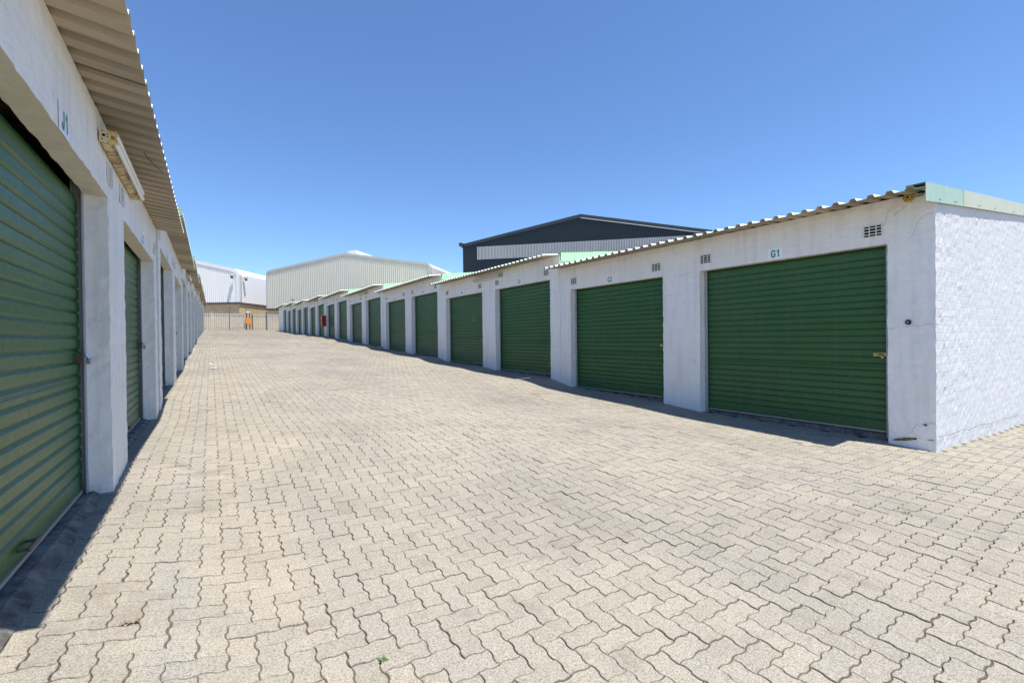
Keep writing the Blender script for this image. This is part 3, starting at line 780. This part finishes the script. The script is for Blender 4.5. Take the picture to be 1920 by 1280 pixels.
def sheet(name, xr, yr, fz, m):
    X, Yy = np.meshgrid(xr, yr); nx = len(xr); ny = len(yr); Z = fz(X, Yy)
    co = np.stack([X, Yy, Z], -1).reshape(-1, 3)
    i = (np.arange(ny - 1)[:, None] * nx + np.arange(nx - 1)[None]).ravel()
    f = np.stack([i, i + 1, i + nx + 1, i + nx], 1)
    me = bpy.data.meshes.new(name); me.from_pydata(co.tolist(), [], f.tolist()); me.materials.append(m); me.polygons.foreach_set('use_smooth', [True] * len(f))
    o = bpy.data.objects.new(name, me); COL.objects.link(o); return tag(o, kind='structure')
def sandz(x, y):
    return ground(x, y) - .0082 + .0030 * np.sin(x * 5.1 + np.sin(y * 2.3) * 2) * np.sin(y * 4.3 + 1.2)
sheet('joint_sand', np.linspace(-L - .3, R + .3, 130), np.linspace(1.2, 58.2, 1100), sandz, M['sand'])
sheet('joint_sand', np.linspace(-3.6, 17.1, 300), np.linspace(-1.3, 1.45, 90), lambda x, y: sandz(x, y) - .001, M['sand'])
sheet('joint_sand', np.linspace(-4.1, 13.1, 50), np.linspace(57.6, 66.7, 50), lambda x, y: sandz(x, y) - .002, M['sand'])
def earthz(x, y): return ground(np.clip(x, -8, 20), y) - .13 - .01 * np.clip(np.hypot(x, y) - 90, 0, 4000) * .1 
xr = np.concatenate([[-1500, -500, -200, -100, -50, -25], np.linspace(-14, 24, 60), [35, 60, 100, 200, 500, 1500]])
yr = np.concatenate([[-1500, -500, -200, -80, -40, -20, -8], np.linspace(-4, 90, 150), [120, 200, 500, 1500]])
sheet('ground', xr, yr, earthz, M['earth'])

# weeds ---------------------------------------------------------
def weed(x, y, n, h, m, label, grp=None):
    mb = MB()
    for k in range(n):
        an = random.uniform(0, 6.283); ln = h * random.uniform(.5, 1.1); w = ln * random.uniform(.13, .24); d = Vector((math.cos(an), math.sin(an), 0)); sd = Vector((-d.y, d.x, 0))
        lift = random.uniform(.2, .95); p0 = d * h * random.uniform(0, .15); prev = None
        for f, ww in ((0, .3), (.35, .9), (.7, 1), (1, .08)):
            c = p0 + d * ln * f * (1 - lift * .45) + Vector((0, 0, ln * lift * (f - .35 * f * f) + .002))
            P = [mb.vert(c + sd * w * ww * .5), mb.vert(c - sd * w * ww * .5)]
            if prev: mb.face((prev[0], prev[1], P[1], P[0]))
            prev = P
    o = mb.build('weed', m); o.location = (x, y, float(ground(x, y)) - .004); return tag(o, label, 'weed', grp)
weed(.553, 1.775, 30, .024, M['leaf'], 'bright green weed sprouting between pavers in the near foreground')
weed(2.25, 2.0, 9, .03, M['dryleaf'], 'dry grass tuft in a paver joint just right of centre foreground')
weed(3.96, 1.04, 14, .028, M['leaf'], 'sparse green tuft between pavers in front of the white end wall')
weed(3.08, .72, 12, .026, M['dryleaf'], 'yellowed tuft in a paver joint nearest the lower right edge')
weed(4.07, 1.80, 12, .022, M['leaf'], 'flat green tuft in front of shutter G1')

def scrap(x, y, sx, sy, rz, label):
    mb = MB(); n = 5; g_ = [[None] * n for _ in range(n)]
    for i in range(n):
        for k in range(n):
            u_, v_ = (i / (n - 1) - .5) * sx, (k / (n - 1) - .5) * sy
            g_[i][k] = mb.vert((u_ + random.uniform(-.1, .1) * sx / n, v_, .006 + .022 * noise.noise(Vector((u_ * 22, v_ * 22, x))) + .012))
    for i in range(n - 1):
        for k in range(n - 1): mb.face((g_[i][k], g_[i + 1][k], g_[i + 1][k + 1], g_[i][k + 1]))
    o = mb.build('scrap_paper', M['paper']); o.location = (x, y, float(ground(x, y))); o.rotation_euler = (0, 0, rz); return tag(o, label, 'litter')
scrap(.07, 13.4, .15, .09, .4, 'small white paper scrap on the paving near the fifth left pier')
scrap(-.02, 14.1, .08, .07, 1.4, 'smaller white paper scrap just beyond another scrap near the left row')
def leaf_litter(x, y, r, n, label):
    mb = MB()
    for k in range(n):
        an, rr = random.uniform(0, 6.28), r * math.sqrt(random.random()); px, py = rr * math.cos(an) * 1.6, rr * math.sin(an) * .6; a2 = random.uniform(0, 6.28); l_ = random.uniform(.006, .013)
        d = Vector((math.cos(a2), math.sin(a2), random.uniform(-.3, .3))) * l_; e = Vector((-math.sin(a2), math.cos(a2), random.uniform(-.3, .3))) * l_ * .5; c = Vector((px, py, .005))
        mb.poly([c - d, c - e, c + d, c + e])
    o = mb.build('leaf_litter', M['litter']); o.location = (x, y, float(ground(x, y)) + .002); return tag(o, label, 'leaf litter', kind='stuff')
leaf_litter(-.30, 2.42, .026, 34, 'small heap of dry brown leaf bits beside the near left shadow')

# ---------------------------------------------------------------- fence at the far end
FY = 66.0
def slat_panel(x0, x1, label, gate=False, h=2.03, name='palisade_fence', cat='fence', z0=1.44):
    root = empty(name, ((x0 + x1) / 2, FY, z0), label, cat)
    w = (x1 - x0) / 2; n = max(2, round((x1 - x0) / .195)); mb = MB(); bt = .10 if gate else .02
    for k in range(n):
        c = -w + (k + .5) * 2 * w / n
        mb.prism([(c - .068, bt), (c - .068, h - .08), (c, h + random.uniform(-.02, .02)), (c + .068, h - .08), (c + .068, bt)], -.03, -.005)
    mb.build('slats', M['cream'], root)
    for zz in (h - .42, bt + .10):
        r = MB(); r.box(-w, w, .0, .05, zz, zz + .24 if zz > 1 else zz + .14); r.build('rail', M['steel'], root)
    r = MB(); r.box(-w, w, -.045, -.031, h - .17, h - .06); r.build('top_strip', M['cream'], root)
    if gate:
        for s_ in (-1, 1):
            g_ = MB(); xa, xb = sorted((s_ * w, s_ * (w - .06))); g_.box(xa, xb, -.05, .03, bt, h - .02); g_.build('stile', M['cream'], root)
    return root
slat_panel(-3.6, -.02, 'cream palisade fence panel beside the end of the left garage row')
slat_panel(.22, 1.89, 'left leaf of the cream slatted gate at the lane end', True, name='palisade_gate', cat='gate')
slat_panel(2.01, 3.66, 'right leaf of the cream slatted gate beside the orange box', True, name='palisade_gate', cat='gate')
slat_panel(4.50, 5.93, 'cream palisade fence panel just right of the orange box')
slat_panel(6.10, 10.5, 'cream palisade fence panel running behind the end of right garage row')
def post(x, w, h, m, label, cap=True):
    o = MB(); o.box(-w / 2, w / 2, -w / 2, w / 2, -.3, h)
    if cap: o.prism([(-w * .6, h), (w * .6, h), (0, h + w * .5)], -w * .6, w * .6)
    p = o.build('gate_post', m, bevel=.01); p.location = (x, FY + .02, 1.44); return tag(p, label, 'post')
post(.10, .20, 2.1, M['cream'], 'wide cream post left of the slatted gate')
post(1.95, .085, 2.90, M['steel'], 'tall thin dark pole where the two gate leaves meet')
post(4.42, .13, 1.95, M['steel'], 'dark steel post right of the orange box')
post(6.015, .17, 2.32, M['steel'], 'thickest dark fence post, near the right garage row')
root = empty('control_post', (3.93, FY - .35, 1.42), 'twin dark posts carrying an orange control box beside the gate', 'control box')
for x in (-.17, .17):
    mb = MB(); mb.box(x - .06, x + .06, -.06, .06, -.2, 2.18); mb.build('pole', M['steel'], root)
mb = MB(); mb.box(-.24, .25, -.24, -.07, .78, 1.46); bx_ = mb.build('control_box', M['orange'], root, bevel=.02)
mb = MB(); mb.box(-.22, .22, -.10, .10, 2.18, 2.29); mb.box(-.25, .05, -.2, -.08, 2.20, 2.27); mb.build('cap', M['white_clad'], root, bevel=.02)
post(3.74, .07, 2.85, M['steel'], 'thin dark pole rising behind the orange control box')

# ---------------------------------------------------------------- warehouses
def c2w(xc, zc): return (xc * math.cos(YAW) + zc * math.sin(YAW), -xc * math.sin(YAW) + zc * math.cos(YAW))
def outline(w, zb, ze, zr, r):
    """half-round eaves: left bottom, up, over the ridge, down"""
    half = w / 2; sl = math.atan2(zr - ze, half); P = [(0, zb)]
    if r > 0:
        n = 8; a_end = math.pi / 2 + sl    # arc from vertical to roof slope
        cx, cz = r, ze - r * .55
        for k in range(n + 1):
            an = math.pi - (math.pi / 2 - sl) * k / n
            P.append((cx + r * math.cos(an), cz + r * math.sin(an)))
    else: P.append((0, ze))
    P.append((half, zr)); Q = [(w - x, z) for x, z in P[:-1]][::-1]
    return P + Q
def zat(P, x):
    for (x0, z0), (x1, z1) in zip(P[1:-1], P[2:-1]):
        if x0 <= x <= x1 and x1 > x0: return z0 + (z1 - z0) * (x - x0) / (x1 - x0)
    return P[1][1]
def warehouse(label, origin, ang, w, depth, zground, zb, ze, zr, r, pitch, clad_, trim, roofm, brick_h=True, band=None, vent=False, trimw=.38):
    root = empty('warehouse', (*origin, zground), label, 'warehouse', rz=ang)
    P = outline(w, zb, ze, zr, r)
    P = [(x, z - zground) for x, z in P]; zb -= zground
    # gable cladding with ribs (local y: 0 = gable plane, + away)
    def ribbed(x0, x1, lo, hi, m, name, y0=0.0):
        mb = MB(); x = x0; pts = []
        while x < x1:
            for dx, d in ((0, 0), (.50, 0), (.60, -.05), (.85, -.05), (.95, 0)):
                if x + dx * pitch < x1: pts.append((x + dx * pitch, d))
            x += pitch
        pts.append((x1, 0)); prev = None
        for x_, d in pts:
            row = [mb.vert((x_, y0 + d, lo(x_))), mb.vert((x_, y0 + d, hi(x_)))]
            if prev: mb.face((prev[0], row[0], row[1], prev[1]))
            prev = row
        return mb.build(name, m, root)
    ribbed(.02, w - .02, lambda x: zb, lambda x: zat(P, x) - .02, clad_, 'gable_cladding')
    if band: ribbed(band[0], band[1], lambda x: band[2] - zground, lambda x: band[3] - zground, M['translucent'], 'translucent_panel', -.04)
    mb = MB(); n = len(P)
    for q in range(n - 1):
        (x0, z0), (x1, z1) = P[q], P[q + 1]; mb.poly([(x0, -.02, z0), (x0, depth, z0), (x1, depth, z1), (x1, -.02, z1)])
    mb.poly([(x, depth, z) for x, z in P][::-1]); mb.build('roof', roofm, root)
    # verge trim following the outline
    mb = MB()
    cen = (w / 2, zb)
    for q in range(n - 1):
        (x0, z0), (x1, z1) = P[q], P[q + 1]
        def inn(x, z, i):
            a = Vector(P[max(i - 1, 0)]); c = Vector(P[min(i + 1, n - 1)]); d = (c - a).normalized(); return (x + d.y * trimw, z - d.x * trimw)
        i0 = inn(x0, z0, q); i1 = inn(x1, z1, q + 1)
        if r == 0 and q in (0, n - 2): continue
        mb.poly([(x0, -.09, z0 + .03), (x1, -.09, z1 + .03), (i1[0], -.09, i1[1]), (i0[0], -.09, i0[1])])
        mb.poly([(i0[0], -.09, i0[1]), (i1[0], -.09, i1[1]), (i1[0], -.02, i1[1]), (i0[0], -.02, i0[1])])
        mb.poly([(x0, -.09, z0 + .03), (x0, .6, z0 + .03), (x1, .6, z1 + .03), (x1, -.09, z1 + .03)])
    mb.build('verge_trim', trim, root)
    if brick_h:
        mb = MB(); mb.box(.08, w - .08, .10, depth - .1, -1.5, zb); mb.build('brick_base', M['tan'], root)
        mb = MB(); mb.box(-.06, w + .06, -.12, depth, zb - .26, zb); mb.build('drip_flashing', M['drip'], root)
    if vent:
        mb = MB(); zr_ = zr - zground
        mb.prism([(w / 2 - 1.1, zr_ - .25), (w / 2 - .6, zr_ + .75), (w / 2 + .6, zr_ + .75), (w / 2 + 1.1, zr_ - .25)], 2.0, depth - 2); mb.build('ridge_vent', M['pale_roof'], root)
    return root
# grey gable warehouse
o = c2w(-36.1, 66.0)
grey = warehouse('large oyster grey ribbed warehouse with a low gable, behind the lane end', o, rad(-33.93 - 11.6), 25.6, 34, .9, 4.76, 10.1, 12.32, .6, .30,
          M['grey_clad'], M['grey_trim'], M['pale_roof'], vent=True, trimw=.28)
# white warehouse: its right-hand corner is the visible one
ca = rad(-33.93 - 2.2); W = 26.0; cc = c2w(-40.1, 66.0)
o = (cc[0] - W * math.cos(ca), cc[1] - W * math.sin(ca))
white = warehouse('bright white ribbed warehouse corner on a brick base, at far left', o, ca, W, 17, .9, 5.77, 10.3, 13.5, .9, .30,
          M['white_clad'], M['white_clad'], M['white_clad'], trimw=.45)
# charcoal warehouse
Z0 = 60.0; o = c2w(-.108 * Z0 / .993 * .993, 1.007 * Z0); wd = math.hypot(.514, .105) * Z0
dark = warehouse('charcoal ribbed warehouse with a pale translucent strip, above the right garages', o, rad(-33.93 - 11.55), wd, 40, 0, 1.0, 12.72, 15.70, 0, .2,
          M['dark_clad'], M['dark_trim'], M['dark_clad'], brick_h=False, band=(1.95, wd - 1.0, 10.55, 12.25), trimw=.42)
mb = MB(); mb.box(-.42, .05, -.45, 40, 12.45, 12.85); mb.build('gutter', M['dark_trim'], dark)
mb = MB()
for s_ in (1,):
    sl = (15.70 - 12.72) / (wd / 2)
    mb.poly([(wd / 2, -.12, 15.70 - .50), (wd, -.12, 12.72 - .50), (wd, -.12, 12.72 - .40), (wd / 2, -.12, 15.70 - .40)])
mb.build('soffit_strip', M['grey_trim'], dark)

# security cameras on the white corner
def sec_cam(loc, rz, label):
    root = empty('security_camera', loc, label, 'camera', rz=rz)       # local -y points out of the wall
    mb = MB(); mb.box(-.06, .06, -.02, .0, -.12, .12); mb.tube((0, 0, 0), (0, -.40, .0), .03, 8); mb.build('bracket', M['grey_trim'], root)
    mb = MB(); mb.box(-.24, .24, -.66, -.16, .06, .12); mb.prism([(-.19, -.16), (.19, -.16), (.21, .06), (-.21, .06)], -.62, -.20); bd = mb.build('housing', M['white_clad'], root, bevel=.01)
    mb = MB(); mb.tube((0, -.45, -.16), (0, -.52, -.40), .19, 14, r2=.15); mb.build('lens', M['black'], root)
    return root
u = Vector((math.cos(ca), math.sin(ca), 0)); nv = Vector((-math.sin(ca), math.cos(ca), 0))
c3 = Vector((cc[0], cc[1], 0))
p = c3 - u * .75 - nv * .09; sec_cam((p.x, p.y, 9.65), ca, 'left of two white security cameras on the white warehouse corner')
p = c3 + nv * .85; sec_cam((p.x, p.y, 9.45), ca + math.pi / 2, 'right of two white security cameras on the white warehouse corner')

# ---------------------------------------------------------------- lift, camera, light
for ob in list(S.objects):
    if ob.parent is None: ob.location.z += LIFT
cam = bpy.data.cameras.new('camera'); co = bpy.data.objects.new('camera', cam); COL.objects.link(co); S.camera = co
cam.sensor_fit = 'HORIZONTAL'; cam.sensor_width = 36; cam.lens = 36 * F_PX / 1920; cam.clip_start = .05; cam.clip_end = 4000
fw = Vector((math.sin(YAW) * math.cos(PITCH), math.cos(YAW) * math.cos(PITCH), math.sin(PITCH)))
r0 = Vector((math.cos(YAW), -math.sin(YAW), 0)); u0 = r0.cross(fw)
c, s = math.cos(ROLL), math.sin(ROLL)
r1 = r0 * c - u0 * s; u1 = r0 * s + u0 * c
mw = Matrix((r1, u1, -fw)).transposed().to_4x4(); mw.translation = Vector((0, 0, LIFT)); co.matrix_world = mw

SUN = Vector((.105, -.28, 1)).normalized()
sl_ = bpy.data.lights.new('sun', 'SUN'); sl_.energy = 5.0; sl_.angle = rad(.53); sl_.color = (1, .955, .89)
so = bpy.data.objects.new('sun', sl_); COL.objects.link(so); so.rotation_euler = SUN.to_track_quat('Z', 'Y').to_euler(); so.location = (0, 0, 40)
w = bpy.data.worlds.new('World'); S.world = w; w.use_nodes = True; nt = w.node_tree
bg = nt.nodes['Background']; sky = nt.nodes.new('ShaderNodeTexSky'); sky.sky_type = 'NISHITA'; sky.sun_disc = False
sky.sun_elevation = math.asin(SUN.z); sky.sun_rotation = math.atan2(SUN.x, SUN.y)
sky.altitude = 1500; sky.air_density = 1.0; sky.dust_density = 0; sky.ozone_density = 1.0
tint = nt.nodes.new('ShaderNodeMix'); tint.data_type = 'RGBA'; tint.blend_type = 'MULTIPLY'; tint.inputs[0].default_value = 1; tint.inputs[7].default_value = (.665, .83, 1.03, 1)
nt.links.new(sky.outputs[0], tint.inputs[6]); nt.links.new(tint.outputs[2], bg.inputs[0])
bg.inputs[1].default_value = .137
S.view_settings.view_transform = 'Standard'; S.view_settings.look = 'None'; S.view_settings.exposure = .60; S.view_settings.gamma = 1
S.render.engine = 'CYCLES'; S.cycles.max_bounces = 10; S.cycles.diffuse_bounces = 5
